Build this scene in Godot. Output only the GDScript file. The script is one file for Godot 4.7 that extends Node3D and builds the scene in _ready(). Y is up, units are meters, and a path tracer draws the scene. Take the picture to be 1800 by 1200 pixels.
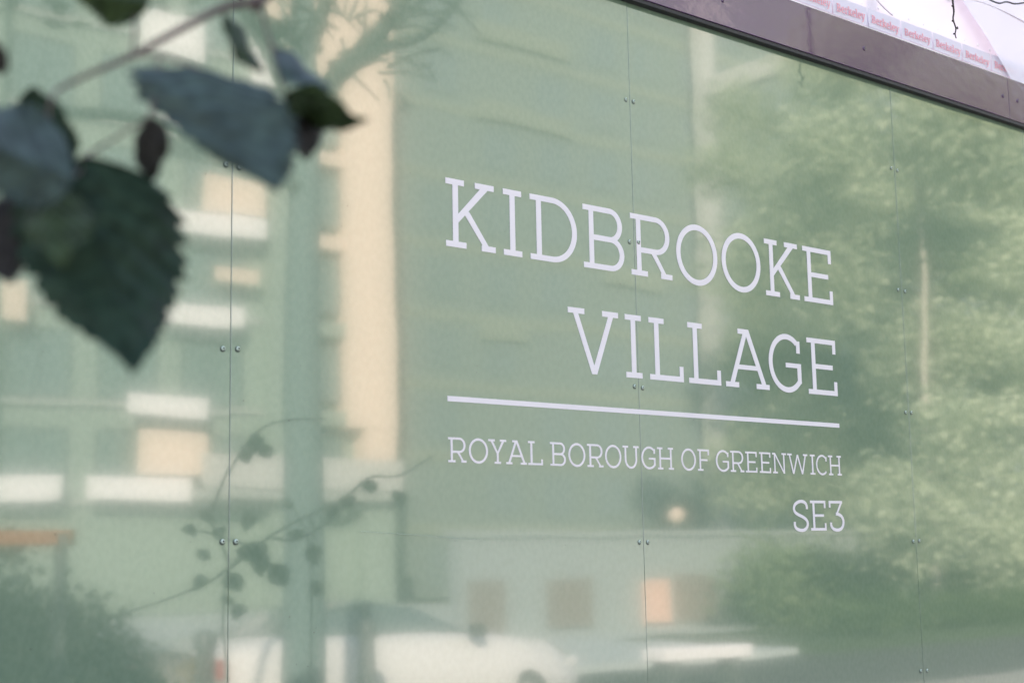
extends Node3D
# x runs along the hoarding, its face is the plane z = 0 and looks towards +z; y is up, metres.

const BASE := 1.637          # height of the screw row at eye level
var rng := RandomNumberGenerator.new()
var taken := {}
var pending := []

# ------------------------------------------------------------------ small helpers
func numbered(called: String) -> String:
	if not taken.has(called):
		taken[called] = 0
		return called
	taken[called] += 1
	return "%s_%03d" % [called, taken[called]]

func lin(r: float, g: float, b: float, a := 1.0) -> Color:
	var c := Color(r, g, b, 1.0).linear_to_srgb()
	c.a = a
	return c

func mat(c: Color, rough := 0.8, spec := 0.5) -> StandardMaterial3D:
	var m := StandardMaterial3D.new()
	m.albedo_color = c
	m.roughness = rough
	m.metallic_specular = spec
	return m

func thing(called: String, label: String, category: String, at := Vector3.ZERO, group := "") -> Node3D:
	var o := Node3D.new()
	o.name = numbered(called)
	add_child(o)
	o.position = at
	o.set_meta("label", label)
	o.set_meta("category", category)
	if group != "":
		o.set_meta("group", group)
	return o

func part(called: String, mesh: Mesh, m: Material, parent: Node, at := Vector3.ZERO) -> MeshInstance3D:
	var o := MeshInstance3D.new()
	o.name = called
	o.mesh = mesh
	o.material_override = null
	if mesh is ArrayMesh or mesh is PrimitiveMesh:
		for k in mesh.get_surface_count():
			o.set_surface_override_material(k, m)
	parent.add_child(o, true)
	o.position = at
	return o

func st_new() -> SurfaceTool:
	var st := SurfaceTool.new()
	st.begin(Mesh.PRIMITIVE_TRIANGLES)
	return st

func quad(st: SurfaceTool, a: Vector3, b: Vector3, c: Vector3, d: Vector3) -> void:
	for p in [a, b, c, a, c, d]:
		st.add_vertex(p)

# a box from corner a to corner b with its long edges bevelled by e
func box(a: Vector3, b: Vector3, e := 0.0) -> ArrayMesh:
	var st := st_new()
	st.set_smooth_group(-1)
	if e <= 0.0:
		add_box(st, a, b)
	else:
		var lo := a.min(b)
		var hi := a.max(b)
		# eight corners become 24 points: one per face at each corner
		var P := func(ix: int, iy: int, iz: int, ax: int) -> Vector3:
			var v := Vector3(hi.x if ix else lo.x, hi.y if iy else lo.y, hi.z if iz else lo.z)
			var s := Vector3(-1.0 if ix else 1.0, -1.0 if iy else 1.0, -1.0 if iz else 1.0)
			for k in 3:
				if k != ax:
					v[k] += s[k] * e
			return v
		var cen := (lo + hi) * 0.5
		for ax in 3:
			for side in 2:
				var ids := []
				for q in [[0, 0], [1, 0], [1, 1], [0, 1]]:
					var i := [0, 0, 0]
					i[ax] = side
					i[(ax + 1) % 3] = q[0]
					i[(ax + 2) % 3] = q[1]
					ids.append(P.call(i[0], i[1], i[2], ax))
				face(st, ids, cen)
		for ax in 3:
			var u := (ax + 1) % 3
			var v2 := (ax + 2) % 3
			for su in 2:
				for sv in 2:
					var i0 := [0, 0, 0]
					i0[u] = su
					i0[v2] = sv
					var i1 := i0.duplicate()
					i1[ax] = 1
					face(st, [P.call(i0[0], i0[1], i0[2], u), P.call(i1[0], i1[1], i1[2], u), P.call(i1[0], i1[1], i1[2], v2), P.call(i0[0], i0[1], i0[2], v2)], cen)
		for ix in 2:
			for iy in 2:
				for iz in 2:
					face(st, [P.call(ix, iy, iz, 0), P.call(ix, iy, iz, 1), P.call(ix, iy, iz, 2)], cen)
	st.generate_normals()
	return st.commit()

# a convex polygon, wound so that it faces away from cen
func face(st: SurfaceTool, pts: Array, cen: Vector3) -> void:
	var n: Vector3 = (pts[1] - pts[0]).cross(pts[2] - pts[0])
	var p := pts.duplicate()
	if n.dot(pts[0] - cen) > 0.0:
		p.reverse()
	for k in range(1, p.size() - 1):
		st.add_vertex(p[0])
		st.add_vertex(p[k])
		st.add_vertex(p[k + 1])

func add_box(st: SurfaceTool, a: Vector3, b: Vector3) -> void:
	var lo := a.min(b)
	var hi := a.max(b)
	var cen := (lo + hi) * 0.5
	var c := []
	for i in 8:
		c.append(Vector3(hi.x if i & 1 else lo.x, hi.y if i & 2 else lo.y, hi.z if i & 4 else lo.z))
	for f in [[0, 1, 3, 2], [4, 5, 7, 6], [0, 1, 5, 4], [2, 3, 7, 6], [0, 2, 6, 4], [1, 3, 7, 5]]:
		face(st, [c[f[0]], c[f[1]], c[f[2]], c[f[3]]], cen)

# a tapered tube through points with a radius at each
func tube(st: SurfaceTool, pts: Array, rad: Array, n := 8, cap := true) -> void:
	st.set_smooth_group(0)
	var rings := []
	var up := Vector3.UP
	for i in pts.size():
		var d: Vector3 = pts[mini(i + 1, pts.size() - 1)] - pts[maxi(i - 1, 0)]
		d = d.normalized()
		if absf(d.dot(up)) > 0.95:
			up = Vector3.RIGHT if absf(d.x) < 0.9 else Vector3.BACK
		var u := d.cross(up).normalized()
		var v := u.cross(d).normalized()
		up = v
		var ring := []
		for k in n:
			var a := TAU * k / n
			ring.append(pts[i] + (u * cos(a) + v * sin(a)) * float(rad[i]))
		rings.append(ring)
	for i in pts.size() - 1:
		for k in n:
			var k2 := (k + 1) % n
			quad(st, rings[i][k], rings[i][k2], rings[i + 1][k2], rings[i + 1][k])
	if cap:
		for k in n:
			var k2 := (k + 1) % n
			st.add_vertex(pts[-1])
			st.add_vertex(rings[-1][k])
			st.add_vertex(rings[-1][k2])

func tube_mesh(pts: Array, rad: Array, n := 8) -> ArrayMesh:
	var st := st_new()
	tube(st, pts, rad, n)
	st.generate_normals()
	return st.commit()

# a smooth path through points
func smooth_path(pts: Array, steps := 5) -> Array:
	var out := []
	for i in pts.size() - 1:
		var a: Vector3 = pts[maxi(i - 1, 0)]
		var b: Vector3 = pts[i]
		var c: Vector3 = pts[i + 1]
		var d: Vector3 = pts[mini(i + 2, pts.size() - 1)]
		for k in steps:
			out.append(b.cubic_interpolate(c, a, d, float(k) / steps))
	out.append(pts[-1])
	return out

func ramp(a: float, b: float, n: int) -> Array:
	var r := []
	for i in n:
		r.append(lerpf(a, b, float(i) / maxi(n - 1, 1)))
	return r

# a turned shape: profile of (radius, height) along local +z
func lathe(profile: Array, n := 20) -> ArrayMesh:
	var st := st_new()
	st.set_smooth_group(-1)
	for i in profile.size() - 1:
		for k in n:
			var a := TAU * k / n
			var b := TAU * (k + 1) / n
			var p: Vector2 = profile[i]
			var q: Vector2 = profile[i + 1]
			quad(st, Vector3(cos(a) * p.x, sin(a) * p.x, p.y), Vector3(cos(a) * q.x, sin(a) * q.x, q.y), Vector3(cos(b) * q.x, sin(b) * q.x, q.y), Vector3(cos(b) * p.x, sin(b) * p.x, p.y))
	st.generate_normals()
	return st.commit()

func noise(freq: float, s: int, octaves := 3) -> FastNoiseLite:
	var f := FastNoiseLite.new()
	f.noise_type = FastNoiseLite.TYPE_SIMPLEX_SMOOTH
	f.frequency = freq
	f.seed = s
	f.fractal_octaves = octaves
	return f

func noise_tex(freq: float, s: int, a: Color, b: Color, size := 512, octaves := 4) -> NoiseTexture2D:
	var t := NoiseTexture2D.new()
	t.width = size
	t.height = size
	t.seamless = true
	t.noise = noise(freq, s, octaves)
	var g := Gradient.new()
	g.set_color(0, a)
	g.set_color(1, b)
	t.color_ramp = g
	return t

func grained(m: StandardMaterial3D, c0: Color, c1: Color, freq: float, s: int, scale: float) -> StandardMaterial3D:
	m.albedo_color = Color.WHITE
	m.albedo_texture = noise_tex(freq, s, c0, c1)
	m.uv1_triplanar = true
	m.uv1_world_triplanar = true
	m.uv1_scale = Vector3.ONE * scale
	return m

# ------------------------------------------------------------------ lettering
# Glyphs of a thin slab-serif capital alphabet in units of the capital height; each is a list of polygons.
const SW := 0.102            # upright stroke
const SB := 0.086            # slab

func rect(x0: float, x1: float, y0: float, y1: float) -> PackedVector2Array:
	return PackedVector2Array([Vector2(x0, y0), Vector2(x1, y0), Vector2(x1, y1), Vector2(x0, y1)])

func poly(a: Array) -> PackedVector2Array:
	var p := PackedVector2Array()
	for k in range(0, a.size(), 2):
		p.append(Vector2(a[k], a[k + 1]))
	return p

# a bent stroke: part of an elliptical ring between angles a0 and a1 (degrees)
func arc(cx: float, cy: float, rx: float, ry: float, a0: float, a1: float, tx := SW, ty := 0.09, n := 40) -> PackedVector2Array:
	var p := PackedVector2Array()
	for k in n + 1:
		var a := deg_to_rad(lerpf(a0, a1, float(k) / n))
		p.append(Vector2(cx + cos(a) * rx, cy + sin(a) * ry))
	for k in n + 1:
		var a := deg_to_rad(lerpf(a1, a0, float(k) / n))
		p.append(Vector2(cx + cos(a) * (rx - tx), cy + sin(a) * (ry - ty)))
	return p

# a bent stroke of even width round a smooth line
func brush(pts: Array, w: float) -> PackedVector2Array:
	var path := []
	for i in pts.size() - 1:
		var a: Vector2 = pts[maxi(i - 1, 0)]
		var d: Vector2 = pts[mini(i + 2, pts.size() - 1)]
		for k in 8:
			path.append((pts[i] as Vector2).cubic_interpolate(pts[i + 1], a, d, k / 8.0))
	path.append(pts[-1])
	var l := PackedVector2Array()
	var r := PackedVector2Array()
	for i in path.size():
		var d: Vector2 = (path[mini(i + 1, path.size() - 1)] - path[maxi(i - 1, 0)]).normalized()
		l.append(path[i] + d.orthogonal() * w * 0.5)
		r.append(path[i] - d.orthogonal() * w * 0.5)
	r.reverse()
	l.append_array(r)
	return l

func glyph(ch: String) -> Array:
	match ch:
		"K":
			return [rect(0, .34, 1 - SB, 1), rect(.126, .228, 0.04, .96), rect(0, .373, 0, SB), rect(.542, .9, 1 - SB, 1),
				poly([.2, .466, .2, .338, .797, .93, .652, .93]), poly([.345, .497, .405, .55, .43, .55, .785, SB, .785, .02, .665, .02, .665, SB + .01]), rect(.655, .92, 0, SB)]
		"I":
			return [rect(0, .359, 1 - SB, 1), rect(.126, .228, .04, .96), rect(0, .359, 0, SB)]
		"D":
			return [rect(0, .46, 1 - SB, 1), rect(.125, .227, .04, .96), rect(0, .46, 0, SB), arc(.45, .5, .507, .5, -91, 91, SW, SB)]
		"B":
			return [rect(0, .59, 1 - SB, 1), rect(.125, .225, .04, .96), rect(0, .6, 0, SB), rect(.2, .59, .457, .543),
				arc(.575, .7285, .273, .2715, -91, 91, SW, SB), arc(.587, .2715, .295, .2715, -91, 91, SW, SB)]
		"R":
			return [rect(0, .58, 1 - SB, 1), rect(.128, .23, .04, .96), rect(0, .369, 0, SB), rect(.2, .58, .38, .466),
				arc(.575, .69, .32, .31, -91, 91, SW, SB), poly([.455, .4, .565, .4, .79, SB, .79, .03, .68, .03, .68, SB + .012]), rect(.673, .936, 0, SB)]
		"O":
			return [arc(.5, .495, .5, .514, -1, 181, SW, .096, 60), arc(.5, .495, .5, .514, 179, 361, SW, .096, 60)]
		"E":
			return [rect(0, .8125, 1 - SB, 1), rect(.122, .226, .04, .96), rect(0, .82, 0, SB), rect(.2, .711, .459, .543), rect(.725, .8125, .751, .95), rect(.733, .82, .05, .25)]
		"F":
			return [rect(0, .79, 1 - SB, 1), rect(.122, .226, .04, .96), rect(0, .375, 0, SB), rect(.2, .68, .459, .543), rect(.702, .79, .74, .95)]
		"V":
			return [rect(0, .344, 1 - SB, 1), rect(.72, 1.066, 1 - SB, 1), poly([.096, .95, .475, 0, .583, 0, .525, .133, .2, .95]), poly([.475, 0, .583, 0, .968, .95, .862, .95, .525, .133])]
		"L":
			return [rect(0, .348, 1 - SB, 1), rect(.122, .226, .04, .96), rect(0, .777, 0, SB), rect(.686, .777, .05, .25)]
		"A":
			return [rect(0, .329, 0, SB), rect(.777, 1.117, 0, SB), rect(.341, .6, 1 - SB, 1), poly([.1, .05, .21, .05, .6, .985, .617, 1, .5, 1]),
				poly([.5, 1, .617, 1, 1.045, .05, .935, .05]), rect(.27, .85, .31, .388)]
		"G":
			return [arc(.485, .499, .485, .513, 50, 322, .1, .094, 70), poly([.78, .885, .8, .905, .853, .905, .853, .69, .755, .69, .755, .84]), rect(.452, .87, .427, .507),
				poly([.765, .46, .87, .46, .87, .165, .75, .1, .765, .22])]
		"C":
			return [arc(.485, .499, .485, .513, 48, 316, .1, .094, 70), poly([.78, .885, .8, .905, .86, .905, .86, .69, .765, .69, .765, .84])]
		"Y":
			return [rect(0, .345, 1 - SB, 1), rect(.62, .965, 1 - SB, 1), rect(.32, .665, 0, SB), rect(.44, .542, .04, .45), poly([.105, .95, .44, .42, .542, .42, .225, .95]), poly([.44, .42, .542, .42, .865, .95, .745, .95])]
		"U":
			return [rect(0, .345, 1 - SB, 1), rect(.665, 1.01, 1 - SB, 1), rect(.118, .22, .4, .96), rect(.79, .892, .4, .96), arc(.505, .41, .387, .425, 179, 361, SW, .094, 50)]
		"H":
			return [rect(0, .345, 1 - SB, 1), rect(.69, 1.035, 1 - SB, 1), rect(.02, .365, 0, SB), rect(.715, 1.06, 0, SB), rect(.128, .23, .04, .96), rect(.825, .927, .04, .96), rect(.2, .85, .455, .541)]
		"N":
			return [poly([0, 1, .21, 1, .26, 1 - SB, 0, 1 - SB]), rect(.12, .21, .04, .95), rect(.02, .36, 0, SB), poly([.115, 1, .215, 1, .895, 0, .8, 0]), rect(.8, .895, 0, .96), rect(.69, 1.03, 1 - SB, 1)]
		"W":
			return [rect(0, .345, 1 - SB, 1), rect(1.222, 1.567, 1 - SB, 1), poly([.115, .95, .39, 0, .49, 0, .21, .95]), poly([.39, 0, .49, 0, .835, .96, .74, .96]), poly([.74, .96, .835, .96, 1.18, 0, 1.08, 0]), poly([1.08, 0, 1.18, 0, 1.455, .95, 1.36, .95])]
		"S":
			return [brush([Vector2(.745, .71), Vector2(.745, .8), Vector2(.69, .9), Vector2(.55, .96), Vector2(.35, .955), Vector2(.15, .87), Vector2(.07, .74), Vector2(.12, .61), Vector2(.3, .52), Vector2(.52, .45), Vector2(.7, .35), Vector2(.76, .23), Vector2(.7, .1), Vector2(.55, .02), Vector2(.35, .015), Vector2(.16, .07), Vector2(.085, .17), Vector2(.085, .29)], .105)]
		"3":
			return [rect(0, .725, 1 - SB, 1), rect(0, .09, .77, .95), poly([.63, .95, .725, .95, .46, .56, .345, .52]), brush([Vector2(.36, .56), Vector2(.52, .54), Vector2(.68, .46), Vector2(.755, .31), Vector2(.71, .15), Vector2(.58, .045), Vector2(.38, .015), Vector2(.18, .06), Vector2(.085, .16), Vector2(.08, .27)], .105)]
	return []

# one letter cut from thin vinyl: a union of its strokes, front face at z
func letter(ch: String, x: float, y: float, size: float, wide: float, m: Material, parent: Node3D, z: float) -> void:
	var shapes := glyph(ch)
	var com := CSGCombiner3D.new()
	com.name = "strokes"
	for g in shapes:
		var p := PackedVector2Array()
		for v in g:
			p.append(Vector2(v.x * size * wide, v.y * size) * 100.0)
		var c := CSGPolygon3D.new()
		c.polygon = p
		c.depth = 1.0
		com.add_child(c)
	add_child(com)
	pending.append([com, m, parent, Vector3(x, y, z)])

# the union is ready one frame later: turn each into a plain mesh
func cut_letters() -> void:
	await get_tree().process_frame
	await get_tree().process_frame
	for q in pending:
		var com: CSGCombiner3D = q[0]
		var baked := com.bake_static_mesh()
		var st := st_new()
		var arr := baked.surface_get_arrays(0)
		var v: PackedVector3Array = arr[Mesh.ARRAY_VERTEX]
		var zmax := -1e9
		for p in v:
			zmax = maxf(zmax, p.z)
		var order: Array = range(v.size())
		if arr[Mesh.ARRAY_INDEX] != null and arr[Mesh.ARRAY_INDEX].size():
			order = Array(arr[Mesh.ARRAY_INDEX])
		st.set_smooth_group(-1)
		for i in order:
			var p: Vector3 = v[i]
			st.add_vertex(Vector3(p.x * 0.01, p.y * 0.01, (p.z - zmax) * 0.0004))
		st.generate_normals()
		remove_child(com)
		com.free()
		part("letter", st.commit(), q[1], q[2], q[3])

# ------------------------------------------------------------------ leaves
# a leaf from its base, its tip and the two points where it is widest: toothed outline, folded midrib, raised veins
func leaf_mesh(b: Vector3, t: Vector3, l: Vector3, r: Vector3, s: int, nu := 90, nv := 9) -> ArrayMesh:
	var rg := RandomNumberGenerator.new()
	rg.seed = s
	var axis := t - b
	var mid := b + axis * 0.28
	var lo := l - mid
	var ro := r - mid
	var size := axis.length()
	var nrm := axis.cross(ro - lo).normalized()
	var bend := rg.randf_range(-0.06, 0.06) * size
	var grid := []
	for i in nu + 1:
		var u := float(i) / nu
		var w := pow(maxf(sin(PI * pow(u, 0.55)), 0.0), 0.85)
		var tooth := 1.0 + (0.15 + 0.07 * sin(u * 41.0 + s)) * (fmod(u * 13.0 + 0.3 * sin(u * 9.0 + s), 1.0) - 0.6)
		var m := b + axis * u + nrm * bend * sin(PI * u)
		var row := []
		for j in range(-nv, nv + 1):
			var f := float(j) / nv
			var e := absf(f)
			var side := lo if j < 0 else ro
			var k := w * e * (tooth if e > 0.95 else 1.0)
			var p := m + side * k - axis * 0.05 * e * w
			# lateral veins as low ridges, the blade puffed up between them
			var vein := absf(sin((u * 7.0 - e * 1.6) * PI))
			p += nrm * size * (0.022 * vein * w * (1.0 - e * 0.5) - 0.07 * e * e * w)
			p += nrm * size * (0.03 * sin(u * 8.0 + s) * e + 0.02 * sin(u * 15.0 + e * 5.0 + s * 1.7) * e)
			row.append(p)
		grid.append(row)
	var st := st_new()
	st.set_smooth_group(0)
	for i in nu:
		for j in nv * 2:
			quad(st, grid[i][j], grid[i + 1][j], grid[i + 1][j + 1], grid[i][j + 1])
	st.generate_normals()
	return st.commit()

# a spray of small leaves for a crown, in the size of one instance
func spray(count: int, spread: float, leaf: float, s: int) -> ArrayMesh:
	var rg := RandomNumberGenerator.new()
	rg.seed = s
	var st := st_new()
	st.set_smooth_group(-1)
	for k in count:
		var c := Vector3(rg.randfn(), rg.randfn() * 0.8, rg.randfn()) * spread
		var d := Vector3(rg.randfn(), rg.randfn() - 0.6, rg.randfn()).normalized()
		var side := d.cross(Vector3(rg.randfn(), rg.randfn(), rg.randfn())).normalized()
		var n := d.cross(side)
		var h := leaf * rg.randf_range(0.7, 1.25)
		var q := [c, c + d * h * 0.3 + side * h * 0.33 + n * h * 0.07, c + d * h, c + d * h * 0.3 - side * h * 0.33 + n * h * 0.07, c + d * h * 0.35]
		for f in [[0, 1, 4], [1, 2, 4], [2, 3, 4], [3, 0, 4]]:
			for i in f:
				st.add_vertex(q[i])
	st.generate_normals()
	return st.commit()

func crown(parent: Node3D, blobs: Array, count: int, mesh: ArrayMesh, m: Material, s: int, c0: Color, c1: Color) -> void:
	var rg := RandomNumberGenerator.new()
	rg.seed = s
	var mm := MultiMesh.new()
	mm.transform_format = MultiMesh.TRANSFORM_3D
	mm.use_colors = true
	mm.mesh = mesh
	mm.instance_count = count
	for k in count:
		var bl: Array = blobs[rg.randi() % blobs.size()]
		var v := Vector3(rg.randfn(), rg.randfn(), rg.randfn()).normalized() * pow(rg.randf(), 0.45)
		var p: Vector3 = bl[0] + v * (bl[1] as Vector3)
		var b := Basis.from_euler(Vector3(rg.randf_range(-0.6, 0.6), rg.randf() * TAU, rg.randf_range(-0.6, 0.6))).scaled(Vector3.ONE * rg.randf_range(0.7, 1.3))
		mm.set_instance_transform(k, Transform3D(b, p))
		mm.set_instance_color(k, c0.lerp(c1, rg.randf()))
	var o := MultiMeshInstance3D.new()
	o.name = "crown"
	o.multimesh = mm
	o.material_override = m
	o.set_meta("kind", "stuff")
	parent.add_child(o, true)

# the panels are never quite flat: a bow of a few tenths of a millimetre
func bow(x: float, y: float, k: float) -> float:
	return 0.00006 * sin(x * 9.0 + k * 1.7) * sin(y * 7.3 + k * 2.9) + 0.0001 * sin(x * 4.1 + y * 3.3 + k * 4.0) + 0.000012 * sin(y * 31.0 + x * 17.0 + k)

func hoarding_panel(x0: float, x1: float, y0: float, y1: float, k: float) -> ArrayMesh:
	var st := st_new()
	var gap := 0.0006
	var ch := 0.0007
	var nx := 30
	var ny := 70
	st.set_smooth_group(0)
	var tilt := 0.0008 * sin(k * 2.3 + 0.6)
	var f := func(x: float, y: float) -> Vector3:
		return Vector3(x, y, bow(x, y, k) + tilt * (x - (x0 + x1) * 0.5))
	var a := x0 + gap + ch
	var b := x1 - gap - ch
	var put := func(p: Vector3) -> void:
		var e := 0.001
		var q: Vector3 = f.call(p.x, p.y)
		var dx: Vector3 = f.call(p.x + e, p.y) - q
		var dy: Vector3 = f.call(p.x, p.y + e) - q
		st.set_normal(dx.cross(dy).normalized())
		st.set_uv(Vector2(p.x, -p.y))
		st.add_vertex(q)
	for i in nx:
		for j in ny:
			var xa := lerpf(a, b, float(i) / nx)
			var xb := lerpf(a, b, float(i + 1) / nx)
			var ya := lerpf(y0, y1, float(j) / ny)
			var yb := lerpf(y0, y1, float(j + 1) / ny)
			for q in [Vector3(xa, ya, 0), Vector3(xb, yb, 0), Vector3(xb, ya, 0), Vector3(xa, ya, 0), Vector3(xa, yb, 0), Vector3(xb, yb, 0)]:
				put.call(q)
	# chamfered long edges, then the cut sides
	for s in [-1.0, 1.0]:
		var xe := a if s < 0 else b
		var xo: float = xe + s * ch
		for j in ny:
			var ya := lerpf(y0, y1, float(j) / ny)
			var yb := lerpf(y0, y1, float(j + 1) / ny)
			var p0: Vector3 = f.call(xe, ya)
			var p1: Vector3 = f.call(xe, yb)
			var o0 := Vector3(xo, ya, p0.z - ch)
			var o1 := Vector3(xo, yb, p1.z - ch)
			var r0 := Vector3(xo, ya, -0.009)
			var r1 := Vector3(xo, yb, -0.009)
			for set_ in [[p0, p1, o1, o0, Vector3(s, 0, 1).normalized()], [o0, o1, r1, r0, Vector3(s, 0, 0)]]:
				var order := [0, 1, 2, 0, 2, 3] if s > 0 else [0, 2, 1, 0, 3, 2]
				for i in order:
					st.set_normal(set_[4])
					st.set_uv(Vector2(set_[i].x, -set_[i].y))
					st.add_vertex(set_[i])
	return st.commit()

# ------------------------------------------------------------------ far buildings
func window_proto(w: float, h: float, frame: Material, glass: Material) -> MeshInstance3D:
	var st := st_new()
	st.set_smooth_group(-1)
	var t := 0.07
	add_box(st, Vector3(0, 0, 0), Vector3(t, h, 0.08))
	add_box(st, Vector3(w - t, 0, 0), Vector3(w, h, 0.08))
	add_box(st, Vector3(t, 0, 0), Vector3(w - t, t, 0.08))
	add_box(st, Vector3(t, h - t, 0), Vector3(w - t, h, 0.08))
	add_box(st, Vector3(w * 0.5 - 0.03, t, 0.005), Vector3(w * 0.5 + 0.03, h - t, 0.07))
	st.generate_normals()
	var o := MeshInstance3D.new()
	o.name = "window"
	o.mesh = st.commit()
	o.set_surface_override_material(0, frame)
	part("pane", box(Vector3(t, t, 0.03), Vector3(w - t, h - t, 0.05)), glass, o)
	return o

func _ready() -> void:
	rng.seed = 7
	# ---------------- camera, sky, sun, exposure
	var cam := Camera3D.new()
	cam.name = "camera"
	var right := Vector3(0.76163699, -0.01871068, 0.64773375)
	var up := Vector3(-0.07972959, 0.98928225, 0.12232673)
	var fwd := Vector3(0.64308032, 0.1448121, -0.75198216)
	cam.transform = Transform3D(Basis(right, up, -fwd), Vector3(-1.5471, 1.6, 2.72483))
	cam.fov = 26.125
	var at := CameraAttributesPhysical.new()
	at.frustum_focal_length = 51.719
	at.frustum_focus_distance = 4.05
	at.frustum_near = 0.05
	at.frustum_far = 600.0
	at.exposure_aperture = 4.2
	cam.attributes = at
	cam.near = 0.05
	cam.far = 600.0
	add_child(cam)
	cam.current = true

	var env := Environment.new()
	env.background_mode = Environment.BG_SKY
	var sk := ProceduralSkyMaterial.new()
	sk.sky_top_color = lin(0.30, 0.36, 0.53)
	sk.sky_horizon_color = lin(0.70, 0.70, 0.79)
	sk.sky_curve = 0.18
	sk.ground_bottom_color = lin(0.10, 0.10, 0.09)
	sk.ground_horizon_color = lin(0.30, 0.30, 0.30)
	sk.sun_angle_max = 10.0
	sk.sky_energy_multiplier = 1.0
	var sky := Sky.new()
	sky.sky_material = sk
	env.sky = sky
	env.background_energy_multiplier = 0.75
	env.tonemap_mode = Environment.TONE_MAPPER_LINEAR
	env.tonemap_exposure = 5.3
	env.sdfgi_enabled = true
	env.ssao_enabled = true
	env.ssil_enabled = true
	var we := WorldEnvironment.new()
	we.name = "world_environment"
	we.environment = env
	add_child(we)
	var sun := DirectionalLight3D.new()
	sun.name = "sun"
	sun.light_energy = 1.6
	sun.light_color = lin(1.0, 0.86, 0.72)
	sun.light_angular_distance = 0.5
	sun.shadow_enabled = true
	add_child(sun)
	# it stands behind the hoarding, to the left of the picture
	sun.look_at_from_position(Vector3(-0.80, 0.62, -1.0), Vector3.ZERO)

	# ---------------- materials
	var orange_peel := NoiseTexture2D.new()
	orange_peel.width = 1024
	orange_peel.height = 1024
	orange_peel.seamless = true
	orange_peel.noise = noise(0.045, 3, 3)
	var panel_mat := mat(lin(0.142, 0.202, 0.142), 0.074, 1.0)
	panel_mat.clearcoat_enabled = true
	panel_mat.clearcoat = 1.0
	panel_mat.clearcoat_roughness = 0.028
	panel_mat.heightmap_enabled = true
	panel_mat.heightmap_texture = orange_peel
	panel_mat.heightmap_scale = 0.0006
	panel_mat.uv1_scale = Vector3(2.6, 2.0, 1.0)
	var grain := noise_tex(0.02, 9, Color(0.93, 0.95, 0.93), Color(1, 1, 1), 1024, 5)
	panel_mat.albedo_texture = grain
	var vinyl := mat(lin(0.65, 0.618, 0.635), 0.35, 0.5)
	var screw_mat := mat(lin(0.42, 0.52, 0.43), 0.25, 0.6)
	var dark_hole := mat(lin(0.012, 0.012, 0.012), 0.6)
	var fascia_mat := mat(lin(0.072, 0.027, 0.088), 0.08, 0.9)
	var ripple := NoiseTexture2D.new()
	ripple.width = 512
	ripple.height = 512
	ripple.seamless = true
	ripple.noise = noise(0.012, 19, 4)
	ripple.as_normal_map = true
	ripple.bump_strength = 4.0
	fascia_mat.normal_enabled = true
	fascia_mat.normal_texture = ripple
	fascia_mat.normal_scale = 0.07
	fascia_mat.uv1_triplanar = true
	fascia_mat.uv1_world_triplanar = true
	fascia_mat.uv1_scale = Vector3(1.3, 3.0, 1.3)
	var timber := mat(lin(0.20, 0.13, 0.08), 0.9)

	# ---------------- ground
	var asphalt := grained(mat(Color.WHITE, 0.9), lin(0.045, 0.045, 0.047), lin(0.075, 0.073, 0.07), 0.05, 21, 0.6)
	var paving := grained(mat(Color.WHITE, 0.85), lin(0.22, 0.21, 0.19), lin(0.34, 0.32, 0.29), 0.03, 22, 0.5)
	var turf := grained(mat(Color.WHITE, 0.95), lin(0.05, 0.09, 0.025), lin(0.10, 0.14, 0.04), 0.06, 23, 0.8)
	var g := part("ground", box(Vector3(-150, -0.5, -120), Vector3(220, -0.13, 260)), turf, self)
	g.set_meta("kind", "structure")
	g = part("pavement", box(Vector3(-40, -0.2, -1.0), Vector3(70, 0.0, 8.0)), paving, self)
	g.set_meta("kind", "structure")
	g = part("road", box(Vector3(-40, -0.4, 8.0), Vector3(70, -0.12, 13.4)), asphalt, self)
	g.set_meta("kind", "structure")
	var forecourt := grained(mat(Color.WHITE, 0.8), lin(0.44, 0.49, 0.48), lin(0.54, 0.58, 0.57), 0.03, 25, 0.4)
	g = part("far_pavement", box(Vector3(-40, -0.2, 13.4), Vector3(18.5, 0.0, 39.9)), forecourt, self)
	g.set_meta("kind", "structure")
	g = part("forecourt", box(Vector3(18.502, -0.2, 18.0), Vector3(70, 0.0, 39.9)), forecourt, self)
	g.set_meta("kind", "structure")
	g = part("verge", box(Vector3(18.502, -0.2, 13.4), Vector3(70, 0.01, 17.998)), grained(mat(Color.WHITE, 0.95), lin(0.03, 0.05, 0.02), lin(0.06, 0.085, 0.035), 0.06, 27, 0.8), self)
	g.set_meta("kind", "structure")

	build_hoarding(panel_mat, vinyl, screw_mat, dark_hole, fascia_mat, timber)
	build_wrap()
	build_street()
	build_plants()
	await cut_letters()

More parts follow.
